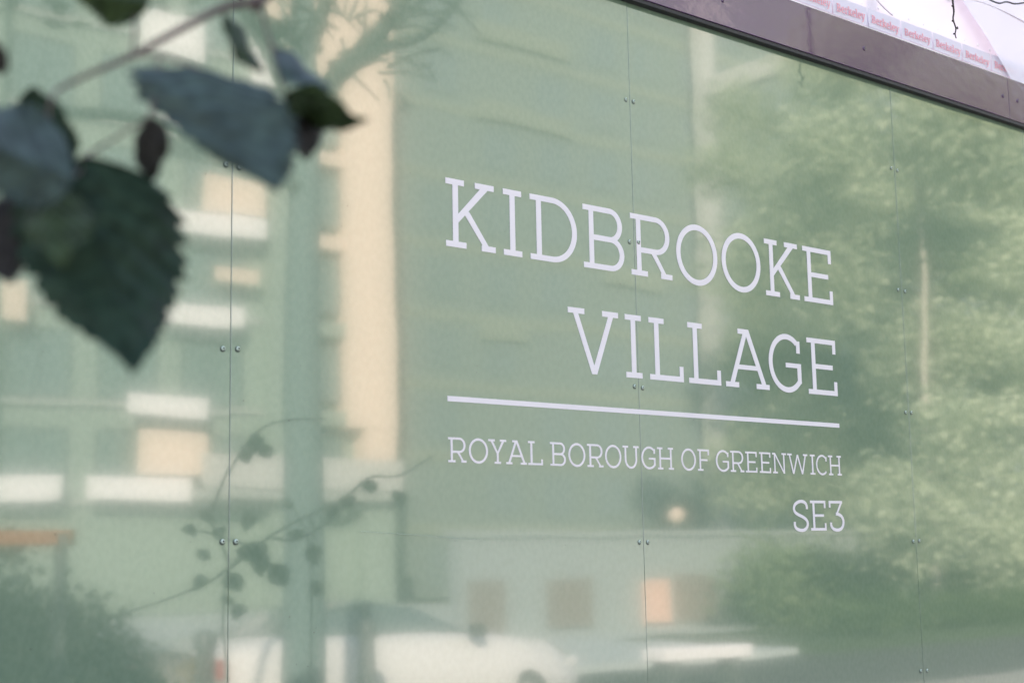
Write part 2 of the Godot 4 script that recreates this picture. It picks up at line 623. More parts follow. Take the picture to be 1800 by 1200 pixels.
# ------------------------------------------------------------------ the hoarding and its lettering
func build_hoarding(panel_mat: Material, vinyl: Material, screw_mat: Material, hole: Material, fascia_mat: Material, timber: Material) -> void:
	var h := thing("site_hoarding", "glossy sage green site hoarding with white lettering and purple top board", "hoarding")
	var top := BASE + 1.470
	var seams := [-3.66, -2.44, -1.22, 0.0, 1.2215, 2.4365, 3.243, 4.463, 5.683, 6.903]
	# screw heights on the three seams of the picture; the rows elsewhere keep the same pitch
	var rows := {3: [-0.395, 0.006, 0.41, 0.808, 1.19], 4: [-0.4, -0.004, 0.401, 0.794, 1.187], 5: [-0.408, -0.012, 0.3926, 0.787, 1.188]}
	var head := lathe([Vector2(0.0, 0.0008), Vector2(0.0016, 0.0008), Vector2(0.0017, 0.0032), Vector2(0.0030, 0.0032), Vector2(0.0043, 0.0018), Vector2(0.0048, -0.0003)], 18)
	var drive := lathe([Vector2(0.0, 0.0033), Vector2(0.0021, 0.0033)], 12)
	var screw_shade := lathe([Vector2(0.0, 0.0), Vector2(0.0058, 0.0), Vector2(0.0064, -0.0006)], 18)  # dark offset disc painting the shadow crescent below each screw head
	var screw_shade_mat := mat(lin(0.03, 0.045, 0.035), 0.5)
	var panels := []
	for k in seams.size() - 1:
		panels.append(part("panel", hoarding_panel(seams[k], seams[k + 1], 0.1, 3.16, float(k)), panel_mat, h))
	var r2 := RandomNumberGenerator.new()
	r2.seed = 31
	for k in range(1, seams.size() - 1):
		var ys: Array = rows.get(k, [-1.2, -0.8, -0.4, 0.0, 0.4, 0.795, 1.19])
		for y in ys:
			for s in [-1, 1]:
				var p: Node3D = panels[k - 1 if s < 0 else k]
				var x: float = seams[k] + s * (0.0165 if k == 3 else 0.017) + r2.randf_range(-0.0025, 0.0025)
				var yy: float = BASE + y + r2.randf_range(-0.002, 0.002)
				var sc := part("screw", head, screw_mat, p, Vector3(x, yy, 0.0004))
				sc.rotation = Vector3(r2.randf_range(-0.12, 0.12), r2.randf_range(-0.12, 0.12), 0)
				part("screw_recess", drive, hole, p, Vector3(x + 0.0003, yy, 0.0005))
				part("screw_shade", screw_shade, screw_shade_mat, p, Vector3(x - 0.0009, yy - 0.0015, 0.0009))
	for k in seams.size():
		part("batten", box(Vector3(seams[k] - 0.04, 0.02, -0.07), Vector3(seams[k] + 0.04, top, -0.0095)), timber, h)
	for y in [0.12, 1.45, 2.95]:
		part("rail", box(Vector3(seams[0], y, -0.12), Vector3(seams[-1], y + 0.09, -0.072)), timber, h)
	part("plinth_board", box(Vector3(seams[0], 0.0, -0.04), Vector3(seams[-1], 0.097, 0.012), 0.002), timber, h)

	# the purple boards along the top, their screws, and a black strip painting the shade under them
	var jx := [-4.4, -1.3, 3.1225, 6.2]
	for k in jx.size() - 1:
		var x0: float = jx[k] + 0.001
		var x1: float = jx[k + 1] - 0.001
		if k == 1:
			x1 = jx[k + 1]
		var b := part("fascia_board", box(Vector3(x0, 3.1135, 0.0015), Vector3(x1, 3.2665, 0.0255), 0.0012), fascia_mat, h)
		for x in ([x0 + 0.0585, 0.92, 1.594, 2.271, x1 - 0.037] if k == 1 else [x0 + 0.0585, (x0 + x1) * 0.5, x1 - 0.037]):
			var sc := part("screw", head, fascia_mat, b, Vector3(x, 3.19, 0.0257))
			sc.scale = Vector3(1.5, 1.5, 1.0)
			part("screw_recess", drive, hole, b, Vector3(x, 3.19, 0.0262))
	part("top_rail", box(Vector3(seams[0], 3.162, -0.05), Vector3(seams[-1], 3.262, 0.0), 0.002), timber, h)

	part("underside_shade", box(Vector3(seams[0], 3.1015, 0.0015), Vector3(seams[-1], 3.1132, 0.0225), 0.001), hole, h)  # near-black strip: the shade of the board undersides put into its colour

	# lettering: white vinyl laid on the panels
	var z := 0.0009
	var big := 0.1685
	var l1 := BASE + 0.7032
	var l2 := BASE + 0.4246
	for q in [["K", .5804], ["I", .7615], ["D", .8498], ["B", 1.0333], ["R", 1.2078], ["O", 1.3844], ["O", 1.5713], ["K", 1.7605], ["E", 1.9370]]:
		letter(q[0], q[1], l1, big, 1.0, vinyl, h, z)
	for q in [["V", .9722], ["I", 1.1764], ["L", 1.2658], ["L", 1.4181], ["A", 1.5692], ["G", 1.7588], ["E", 1.9365]]:
		letter(q[0], q[1], l2, big, 1.0, vinyl, h, z)
	part("lettering_rule", box(Vector3(.5788, BASE + .3292, 0.0005), Vector3(2.0745, BASE + .3417, z)), vinyl, h)
	var small := 0.0587
	var widths := {"R": .936, "O": 1.0, "Y": .965, "A": 1.117, "L": .777, "B": .882, "U": 1.01, "G": .87, "H": 1.06, "F": .79, "E": .82, "N": 1.03, "W": 1.567, "I": .359, "C": .91, "S": .82, "3": .8}
	for q in [["R", .579, .6335], ["O", .641, .700], ["Y", .7016, .7579], ["A", .7571, .8229], ["L", .8279, .876],
			["B", .9005, .953], ["O", .9622, 1.0204], ["R", 1.027, 1.0837], ["O", 1.0899, 1.1487], ["U", 1.1542, 1.2135], ["G", 1.2228, 1.2756], ["H", 1.2828, 1.3456],
			["O", 1.3752, 1.4329], ["F", 1.4403, 1.4865], ["G", 1.514, 1.5678], ["R", 1.5741, 1.6313], ["E", 1.638, 1.6877], ["E", 1.6979, 1.7475], ["N", 1.7553, 1.8174], ["W", 1.8226, 1.9146], ["I", 1.926, 1.9489], ["C", 1.9539, 2.0075], ["H", 2.0117, 2.0752]]:
		letter(q[0], q[1], BASE + 0.1855, small, (q[2] - q[1]) / (widths[q[0]] * small), vinyl, h, z)
	for q in [["S", 1.836, 1.9074], ["E", 1.9168, 1.989], ["3", 2.0045, 2.075]]:
		letter(q[0], q[1], BASE + 0.0225, 0.0872, (q[2] - q[1]) / (widths[q[0]] * 0.0872), vinyl, h, z)
	# specks of dirt thrown up against the gloss
	var ds := st_new()
	ds.set_smooth_group(-1)
	for i in 170:
		var px := r2.randf_range(-0.6, 3.6)
		var py := BASE + r2.randf_range(-0.45, 1.4) * (0.5 + 0.5 * r2.randf())
		var rr := r2.randf_range(0.0004, 0.0012)
		for k2 in 6:
			var a0 := TAU * k2 / 6.0
			var a1 := TAU * (k2 + 1) / 6.0
			ds.add_vertex(Vector3(px, py, 0.0012))
			ds.add_vertex(Vector3(px + cos(a1) * rr, py + sin(a1) * rr * 1.3, 0.0006))
			ds.add_vertex(Vector3(px + cos(a0) * rr, py + sin(a0) * rr * 1.3, 0.0006))
	ds.generate_normals()
	var dirt := part("dirt", ds.commit(), mat(lin(0.06, 0.06, 0.045), 0.9), h)
	dirt.set_meta("kind", "stuff")
	# one hairline scratch under the lettering
	var st := st_new()
	tube(st, smooth_path([Vector3(0.33, 1.662, 0.0003), Vector3(0.46, 1.655, 0.0003), Vector3(0.60, 1.646, 0.0003), Vector3(0.68, 1.642, 0.0003)]), ramp(0.0004, 0.0003, 16), 5)
	st.generate_normals()
	part("scratch", st.commit(), mat(lin(0.34, 0.42, 0.35), 0.5), h)

# ------------------------------------------------------------------ white sheeting above the hoarding
func build_wrap() -> void:
	var sheet := mat(lin(0.76, 0.70, 0.76), 0.45, 0.5)
	sheet.backlight_enabled = true
	sheet.backlight = Color(0.30, 0.27, 0.30)
	var w := thing("scaffold_sheeting", "white plastic scaffold sheeting with red printed band above the purple board", "sheeting")
	var nz := noise(0.9, 41, 3)
	var nf := noise(2.2, 44, 2)
	var fold := func(x: float, y: float) -> float:
		var dd := (x - 2.35) * 0.42 + (y - 3.3)
		return -0.12 + 0.018 * nz.get_noise_2d(x * 1.5, y * 1.1) + 0.006 * nf.get_noise_2d(x * 3.0 + y * 2.0, y * 1.3) + 0.004 * sin(dd * 26.0) * exp(-absf(y - 3.9))
	w.add_child(cloth("sheet", -6.0, 9.0, 3.05, 4.05, 260, 40, fold, sheet), true)
	# the printed band: pale translucent oblongs, each with the maker's name
	var band := mat(lin(0.62, 0.585, 0.66), 0.4)
	band.backlight_enabled = true
	band.backlight = Color(0.2, 0.19, 0.21)
	var hem := mat(lin(0.84, 0.82, 0.86), 0.4)
	hem.backlight_enabled = true
	hem.backlight = Color(0.32, 0.3, 0.32)
	var red := mat(lin(0.82, 0.30, 0.34), 0.5)
	red.backlight_enabled = true
	red.backlight = Color(0.25, 0.1, 0.1)
	var fnt := SystemFont.new()
	fnt.font_names = PackedStringArray(["Droid Serif"])
	var tm := TextMesh.new()
	tm.text = "Berkeley"
	tm.font = fnt
	tm.font_size = 64
	tm.pixel_size = 0.00058
	tm.depth = 0.0004
	var flat := func(zz: float) -> Callable:
		return func(x: float, y: float) -> float: return zz + 0.004 * nz.get_noise_2d(x * 2.0, 7.0) + 0.0015 * nf.get_noise_2d(x * 2.5, y * 3.0)
	w.add_child(cloth("hem", -6.0, 9.0, 3.20, 3.3455, 400, 3, flat.call(-0.0985), hem), true)
	var x := 0.1
	var k := 0
	while x < 5.4:
		var cx := 2.568 + (k - 13) * 0.1895
		x = cx
		if cx > 0.0:
			w.add_child(cloth("printed_oblong", cx - 0.0915, cx + 0.0915, 3.347, 3.412, 12, 5, flat.call(-0.0965), band), true)
			var t := part("printed_name", tm, red, w, Vector3(cx, 3.3745, -0.0935 + 0.004 * nz.get_noise_2d(cx * 2.0, 7.0)))
			t.rotation = Vector3(0, 0, rng.randf_range(-0.02, 0.02))
			t.scale = Vector3(1.0, rng.randf_range(0.93, 1.05), 1.0)
		k += 1
	# eyelets in a row above it
	var eye := lathe([Vector2(0.0014, 0.0004), Vector2(0.0028, 0.0016), Vector2(0.0046, 0.0008), Vector2(0.0052, 0.0)], 14)
	var ring := mat(lin(0.95, 0.93, 0.95), 0.25, 0.6)
	for i in 40:
		var ex := 1.10 + i * 0.0868
		part("eyelet", eye, ring, w, Vector3(ex, 3.442, float(fold.call(ex, 3.442)) + 0.001))
	# a second sheet lapped over the first, its edge running down to the right
	var lap := mat(lin(0.84, 0.82, 0.90), 0.35, 0.6)
	lap.transparency = BaseMaterial3D.TRANSPARENCY_ALPHA
	lap.albedo_color.a = 0.62
	var st := st_new()
	st.set_smooth_group(0)
	var n := 24
	for i in n:
		for j in n:
			var q := func(a: int, b: int) -> Vector3:
				var v := float(b) / n
				var y := lerpf(3.27, 4.0, v)
				var xl: float = 3.43 - (y - 3.27) * 1.31
				var xx := lerpf(xl, 6.8, float(a) / n)
				return Vector3(xx, y, -0.082 + 0.010 * nz.get_noise_2d(xx * 1.6 + 9.0, y * 1.7))
			quad(st, q.call(i, j), q.call(i, j + 1), q.call(i + 1, j + 1), q.call(i + 1, j))
	st.generate_normals()
	part("lapped_sheet", st.commit(), lap, w)
	# welded seam and creases
	for c in [[Vector3(2.95, 3.548, -0.085), Vector3(3.1, 3.587, -0.08), Vector3(3.3, 3.592, -0.08), Vector3(3.6, 3.58, -0.08), Vector3(4.2, 3.6, -0.085)], [Vector3(2.45, 3.52, -0.1), Vector3(2.54, 3.452, -0.098), Vector3(2.62, 3.42, -0.098)]]:
		var pts := smooth_path(c)
		part("crease", tube_mesh(pts, ramp(0.0035, 0.0025, pts.size()), 6), sheet, w)
	# the scaffold that carries it
	var steel := mat(lin(0.42, 0.42, 0.43), 0.4)
	steel.metallic = 0.6
	var sc := thing("scaffold", "galvanised scaffold tubes standing behind the white sheeting", "scaffold")
	for i in 6:
		part("upright", tube_mesh([Vector3(-5.4 + i * 2.6, 0, -0.3), Vector3(-5.4 + i * 2.6, 4.2, -0.3)], [0.024, 0.024], 10), steel, sc)
	for y in [2.1, 3.95]:
		part("ledger", tube_mesh([Vector3(-6.2, y, -0.25), Vector3(9.2, y, -0.25)], [0.024, 0.024], 10), steel, sc)
	# a black cable slung across the top and a bare twig hanging before it
	var black := mat(lin(0.012, 0.011, 0.012), 0.6)
	var cb := smooth_path([Vector3(2.2, 3.75, -0.02), Vector3(2.5, 3.52, 0.12), Vector3(2.83, 3.449, 0.15), Vector3(2.94, 3.468, 0.15), Vector3(3.06, 3.494, 0.15), Vector3(3.6, 3.7, 0.12), Vector3(4.4, 4.1, -0.03)])
	var cable := part("cable", tube_mesh(cb, ramp(0.0028, 0.0028, cb.size()), 8), black, self)
	cable.set_meta("label", "thin black cable slung in front of the white sheeting")
	cable.set_meta("category", "cable")
	var tw := thing("bare_twig", "bare black twig hanging down in front of the white sheeting", "twig")
	var bark := mat(lin(0.02, 0.015, 0.015), 0.8)
	var p1 := smooth_path([Vector3(2.1, 5.6, 1.9), Vector3(2.3, 5.3, 0.9), Vector3(2.4, 4.5, 0.3), Vector3(2.34, 3.9, 0.27), Vector3(2.362, 3.6, 0.29), Vector3(2.352, 3.4, 0.3), Vector3(2.359, 3.289, 0.3), Vector3(2.362, 3.252, 0.3), Vector3(2.355, 3.225, 0.3), Vector3(2.367, 3.199, 0.3), Vector3(2.361, 3.178, 0.3), Vector3(2.366, 3.166, 0.3)])
	part("stem", tube_mesh(p1, ramp(0.005, 0.0016, p1.size()), 7), bark, tw)
	for q in [[Vector3(2.357, 3.228, 0.3), Vector3(2.348, 3.217, 0.302)], [Vector3(2.366, 3.201, 0.3), Vector3(2.378, 3.2, 0.3), Vector3(2.377, 3.206, 0.3)], [Vector3(2.361, 3.18, 0.3), Vector3(2.354, 3.178, 0.3)], [Vector3(2.36, 3.275, 0.3), Vector3(2.355, 3.268, 0.3)]]:
		part("bud", tube_mesh(q, ramp(0.0018, 0.003, q.size()), 7), bark, tw)

func cloth(called: String, x0: float, x1: float, y0: float, y1: float, nx: int, ny: int, f: Callable, m: Material) -> MeshInstance3D:
	var st := st_new()
	st.set_smooth_group(0)
	for i in nx:
		for j in ny:
			var xa := lerpf(x0, x1, float(i) / nx)
			var xb := lerpf(x0, x1, float(i + 1) / nx)
			var ya := lerpf(y0, y1, float(j) / ny)
			var yb := lerpf(y0, y1, float(j + 1) / ny)
			quad(st, Vector3(xa, ya, f.call(xa, ya)), Vector3(xa, yb, f.call(xa, yb)), Vector3(xb, yb, f.call(xb, yb)), Vector3(xb, ya, f.call(xb, ya)))
	st.generate_normals()
	var o := MeshInstance3D.new()
	o.name = called
	o.mesh = st.commit()
	o.set_surface_override_material(0, m)
	return o

# ------------------------------------------------------------------ the street that the gloss mirrors
func build_street() -> void:
	var cream := grained(mat(Color.WHITE, 0.85), lin(0.80, 0.64, 0.52), lin(0.86, 0.70, 0.58), 0.02, 51, 0.3)
	var white := mat(lin(0.95, 0.93, 0.93), 0.4)
	var brick := grained(mat(Color.WHITE, 0.9), lin(0.17, 0.21, 0.20), lin(0.23, 0.27, 0.25), 0.01, 52, 1.0)
	var grey := grained(mat(Color.WHITE, 0.85), lin(0.24, 0.30, 0.26), lin(0.30, 0.36, 0.31), 0.03, 53, 0.4)
	var pale := mat(lin(0.50, 0.50, 0.48), 0.7)
	var frame := mat(lin(0.10, 0.11, 0.11), 0.5)
	var glass := mat(lin(0.17, 0.23, 0.22), 0.06, 1.0)
	var slab_mat := mat(lin(0.38, 0.40, 0.38), 0.8)

	# --- the block of flats with the cream pier and white balconies
	var a := thing("apartment_block", "cream apartment block with white balcony fronts mirrored behind the leaves", "building", Vector3(0, 0, 40))
	part("wall", box(Vector3(10, 0, 0.75), Vector3(29.3, 24, 14)), grey, a)
	part("cream_pier", box(Vector3(27.25, 6.2, 0), Vector3(29.35, 24.5, 2.5)), cream, a)
	part("cream_pier", box(Vector3(28.02, 4.6, 0.02), Vector3(29.33, 6.195, 2.5)), cream, a)
	part("base_pier", box(Vector3(28.0, 0.0, 0.05), Vector3(29.32, 4.597, 2.5)), grey, a)
	part("brick_pier", box(Vector3(24.25, 0, 0.1), Vector3(26.1, 24, 0.74)), grey, a)
	part("brick_pier", box(Vector3(13.0, 0, 0.1), Vector3(14.9, 24, 0.74)), grey, a)
	for k in 7:
		var y := 3.35 + k * 3.1
		part("balcony_slab", box(Vector3(14.9, y, 0.60), Vector3(24.24, y + 0.22, 0.74)), slab_mat, a)
		part("spandrel", box(Vector3(26.1, y - 0.2, 0.06), Vector3(27.24, y + 0.28, 0.74)), cream if k in [3, 4, 5] else grey, a)
	var wp := window_proto(1.13, 2.0, frame, glass)
	for k in 6:
		var w := wp.duplicate()
		a.add_child(w, true)
		w.position = Vector3(26.105, 3.35 + k * 3.1 + 0.62, 0.4)
	wp.free()
	wp = window_proto(2.1, 2.2, frame, glass)
	for k in 6:
		for i in 3:
			var w := wp.duplicate()
			a.add_child(w, true)
			w.position = Vector3(15.4 + i * 3.0, 3.35 + k * 3.1 + 0.23, 0.70)
	wp.free()
	for q in [[20.4, 23.9, 12.38, 13.12], [20.2, 23.1, 9.28, 9.98], [19.1, 22.0, 6.2, 6.9], [17.8, 21.35, 3.5, 4.25], [14.95, 17.0, 3.5, 4.25], [19.9, 21.7, 15.5, 16.2]]:  # staggered lengths carry a slanting shadow edge: only the sunlit stretch is white
		part("balcony_front", box(Vector3(q[0], q[2], -0.08), Vector3(q[1], q[3], 0.03), 0.02), white, a)
	for q in [[21.7, 23.9, 13.2, 14.45], [19.5, 22.0, 4.35, 5.75], [22.2, 23.7, 10.85, 11.35], [15.0, 15.75, 8.85, 10.1], [22.4, 23.8, 16.3, 17.4]]:  # sunlit patches of the cream wall, put in as thin panels
		part("sunlit_cream_patch", box(Vector3(q[0], q[2], -0.02), Vector3(q[1], q[3], 0.04), 0.01), cream, a)
	for q in [[23.51, 24.59, 19.68, 21.97], [24.86, 27.24, 18.73, 22.63]]:
		part("sunlit_cream_patch", box(Vector3(q[0], q[2], -0.02), Vector3(q[1], q[3], 0.04), 0.01), cream, a)
	for q in [[23.34, 24.60, 17.81, 19.76], [19.36, 21.73, 18.17, 19.68]]:
		part("balcony_front", box(Vector3(q[0], q[2], -0.08), Vector3(q[1], q[3], 0.03), 0.02), white, a)
	part("terrace_front", box(Vector3(21.5, 3.95, -0.5), Vector3(29.3, 5.05, -0.42), 0.01), pale, a)
	part("terrace_slab", box(Vector3(21.4, 3.6, -0.45), Vector3(29.3, 3.9, 0.0)), slab_mat, a)
	part("roof", box(Vector3(9.8, 24.5, -0.2), Vector3(29.6, 24.9, 14.2)), slab_mat, a)

	# --- the long block to its right
	var b := thing("long_block", "long grey green apartment block with pale floor bands mirrored behind the lettering", "building", Vector3(0, 0, 46))
	part("wall", box(Vector3(31, 0, 0.3), Vector3(68, 33, 14)), brick, b)
	part("roof", box(Vector3(30.8, 33, -0.1), Vector3(68.2, 33.4, 14.2)), slab_mat, b)
	var band_mat := mat(lin(0.25, 0.28, 0.23), 0.85)
	var frame_b := mat(lin(0.22, 0.26, 0.25), 0.5)
	var glass_b := mat(lin(0.19, 0.235, 0.23), 0.12, 0.8)
	wp = window_proto(1.9, 1.9, frame_b, glass_b)
	for k in 10:
		part("floor_band", box(Vector3(31, 2.55 + k * 3.05, 0.26), Vector3(68, 3.0 + k * 3.05, 0.31)), band_mat, b)
		for i in 11:
			if (i * 7 + k * 3) % 5 == 0:
				continue
			var w := wp.duplicate()
			b.add_child(w, true)
			w.position = Vector3(32.2 + i * 3.25, 3.3 + (k - 1) * 3.05 + 0.1, 0.24)
	wp.free()
	for q in [[38.3, 44.0, 24.6], [38.3, 44.0, 20.9], [38.4, 41.2, 11.0], [46.0, 50.2, 14.2]]:
		part("balcony_front", box(Vector3(q[0], q[2], 0.12), Vector3(q[1], q[2] + 0.85, 0.22), 0.03), band_mat, b)

	# --- a tall white column with a beam that runs out towards the road
	var c := thing("white_portal", "tall white column with one beam at its top mirrored beside the trees", "portal frame", Vector3(51.8, 0, 44.6))
	part("column", box(Vector3(-0.44, 0, -0.44), Vector3(0.44, 32, 0.44), 0.03), pale, c)
	part("beam", box(Vector3(-0.65, 23.7, -6.8), Vector3(0.0, 24.7, -0.45), 0.03), pale, c)
	part("footing", box(Vector3(-0.7, 0, -0.7), Vector3(0.7, 0.3, 0.7), 0.03), slab_mat, c)
	part("column_cap", box(Vector3(-0.6, 32.0, -0.6), Vector3(0.6, 32.25, 0.6), 0.03), slab_mat, c)

	# --- the low wall across the road
	var lw := thing("garden_wall", "pale rendered garden wall with brown boards across the road", "wall", Vector3(0, 0, 20))
	part("render", box(Vector3(16.4, 0, 0.05), Vector3(31.0, 1.98, 0.35)), grained(mat(Color.WHITE, 0.85), lin(0.26, 0.30, 0.30), lin(0.33, 0.36, 0.36), 0.03, 55, 0.6), lw)
	part("coping", box(Vector3(16.3, 1.985, -0.02), Vector3(31.1, 2.13, 0.42), 0.02), mat(lin(0.32, 0.35, 0.35), 0.8), lw)
	var brown := mat(lin(0.22, 0.195, 0.175), 0.8)
	for q in [[16.6, 17.5], [18.65, 19.95], [22.55, 23.85], [26.05, 28.6]]:
		var n := int(round((q[1] - q[0]) / 0.22))
		for i in n:
			var x0: float = q[0] + (q[1] - q[0]) * i / n
			part("board", box(Vector3(x0 + 0.008, 0.12, -0.02), Vector3(x0 + (q[1] - q[0]) / n - 0.008, 1.13, 0.045), 0.006), brown, lw)
	part("pink_door", box(Vector3(21.5, 0.1, -0.03), Vector3(22.35, 1.04, 0.045), 0.01), mat(lin(0.72, 0.47, 0.38), 0.7), lw)
	# lantern on the wall
	var la := thing("wall_lantern", "small cream globe lantern on the pale garden wall", "lantern", Vector3(22.9, 2.13, 20.2))
	part("base", lathe_up([Vector2(0.12, 0), Vector2(0.12, 0.05), Vector2(0.05, 0.07), Vector2(0.05, 0.14)]), frame, la)
	part("globe", lathe_up([Vector2(0.05, 0.14), Vector2(0.15, 0.2), Vector2(0.2, 0.3), Vector2(0.17, 0.42), Vector2(0.08, 0.5), Vector2(0.0, 0.52)]), cream, la)

	# --- hedge, barrier, posts, concrete block
	var hd := thing("clipped_hedge", "dark clipped evergreen hedge beside the pavement", "hedge", Vector3(0, 0, 0))
	var hm := mat(Color.WHITE, 0.7)
	hm.vertex_color_use_as_albedo = true
	part("stem", tube_mesh([Vector3(1.4, 0, 6.3), Vector3(1.5, 1.3, 6.2)], [0.04, 0.02]), frame, hd)
	crown(hd, [[Vector3(0.4, 0.9, 6.2), Vector3(1.2, 1.0, 0.7)], [Vector3(1.5, 0.95, 6.2), Vector3(0.9, 1.05, 0.6)], [Vector3(2.3, 0.6, 6.2), Vector3(0.65, 0.85, 0.5)], [Vector3(2.75, 0.35, 6.2), Vector3(0.5, 0.6, 0.5)], [Vector3(-0.8, 0.9, 6.2), Vector3(1.0, 1.0, 0.7)]], 5200, spray(10, 0.09, 0.07, 5), hm, 61, Color(0.004, 0.009, 0.005), Color(0.012, 0.02, 0.01))
	var h2 := thing("low_hedge", "long low green hedge along the far pavement under the birches", "hedge")
	part("stem", tube_mesh([Vector3(24, 0, 14.7), Vector3(24.1, 0.7, 14.7)], [0.04, 0.02]), frame, h2)
	var hb := []
	for i in 26:
		hb.append([Vector3(21.5 + i * 1.1, 0.4, 14.6 + 0.1 * sin(i * 2.1)), Vector3(0.8, 0.42 + 0.12 * sin(i * 1.3), 0.5)])
	crown(h2, hb, 2600, spray(10, 0.10, 0.08, 6), hm, 66, Color(0.03, 0.06, 0.02), Color(0.09, 0.13, 0.045))
	var ba := thing("road_barrier", "orange and white plastic road barrier in front of the hedge", "barrier", Vector3(0, 0, 4.6))
	part("top_board", box(Vector3(0.3, 1.70, -0.02), Vector3(1.72, 1.78, 0.02), 0.008), mat(lin(0.40, 0.14, 0.05), 0.45), ba)
	part("lower_board", box(Vector3(0.3, 0.55, -0.02), Vector3(1.72, 0.68, 0.02), 0.008), mat(lin(0.40, 0.14, 0.05), 0.45), ba)
	for x in [0.38, 1.62]:
		part("post", box(Vector3(x, 0, -0.03), Vector3(x + 0.05, 1.76, 0.03), 0.005), frame, ba)
		part("foot", box(Vector3(x - 0.02, 0, -0.3), Vector3(x + 0.07, 0.06, 0.3), 0.01), frame, ba)
	for q in [[5.6, 7.6, "dark tapered bollard right of the tree trunk"], [3.9, 7.2, "dark tapered bollard left of the tree trunk"]]:
		var bo := thing("bollard", q[2], "bollard", Vector3(q[0], 0.0, q[1]), "bollards along the kerb")
		part("shaft", lathe_up([Vector2(0.11, 0), Vector2(0.105, 0.15), Vector2(0.085, 0.18), Vector2(0.07, 0.95), Vector2(0.09, 0.97), Vector2(0.09, 1.02)]), frame, bo)
		part("cap", lathe_up([Vector2(0.09, 1.02), Vector2(0.08, 1.08), Vector2(0.0, 1.12)]), frame, bo)
	var bench := thing("low_bench", "low white slab bench on the far side of the road", "bench", Vector3(11.3, -0.12, 9.6))
	part("seat", box(Vector3(0, 0.44, 0), Vector3(1.6, 0.6, 0.45), 0.02), white, bench)
	for x in [0.15, 1.3]:
		part("leg", box(Vector3(x, 0, 0.05), Vector3(x + 0.15, 0.438, 0.4), 0.02), frame, bench)
	build_car()

func lathe_up(profile: Array) -> ArrayMesh:
	var st := st_new()
	st.set_smooth_group(-1)
	var n := 16
	for i in profile.size() - 1:
		for k in n:
			var a := TAU * k / n
			var b := TAU * (k + 1) / n
			var p: Vector2 = profile[i]
			var q: Vector2 = profile[i + 1]
			quad(st, Vector3(cos(a) * p.x, p.y, sin(a) * p.x), Vector3(cos(b) * p.x, p.y, sin(b) * p.x), Vector3(cos(b) * q.x, q.y, sin(b) * q.x), Vector3(cos(a) * q.x, q.y, sin(a) * q.x))
	st.generate_normals()
	return st.commit()

# sections across a car body: each [x, half width low, half width high, y low, y high]
func loft(sec: Array, round_ := 0.08) -> ArrayMesh:
	var st := st_new()
	st.set_smooth_group(0)
	var rings := []
	for s in sec:
		var ring := []
		var wl: float = s[1]
		var wh: float = s[2]
		var yl: float = s[3]
		var yh: float = s[4]
		for p in [[-wl + round_, yl], [-wl, yl + round_], [-lerpf(wl, wh, 0.5) - 0.02, lerpf(yl, yh, 0.5)], [-wh, yh - round_], [-wh + round_, yh], [0, yh + 0.02], [wh - round_, yh], [wh, yh - round_], [lerpf(wl, wh, 0.5) + 0.02, lerpf(yl, yh, 0.5)], [wl, yl + round_], [wl - round_, yl]]:
			ring.append(Vector3(s[0], p[1], p[0]))
		rings.append(ring)
	var n: int = rings[0].size()
	for i in rings.size() - 1:
		for k in n:
			var k2 := (k + 1) % n
			quad(st, rings[i][k], rings[i + 1][k], rings[i + 1][k2], rings[i][k2])
	for e in [0, rings.size() - 1]:
		var cen: Vector3 = (rings[e][2] + rings[e][8]) * 0.5
		for k in n:
			var k2 := (k + 1) % n
			var tri := [cen, rings[e][k], rings[e][k2]]
			if e == 0:
				tri.reverse()
			for p in tri:
				st.add_vertex(p)
	st.generate_normals()
	return st.commit()

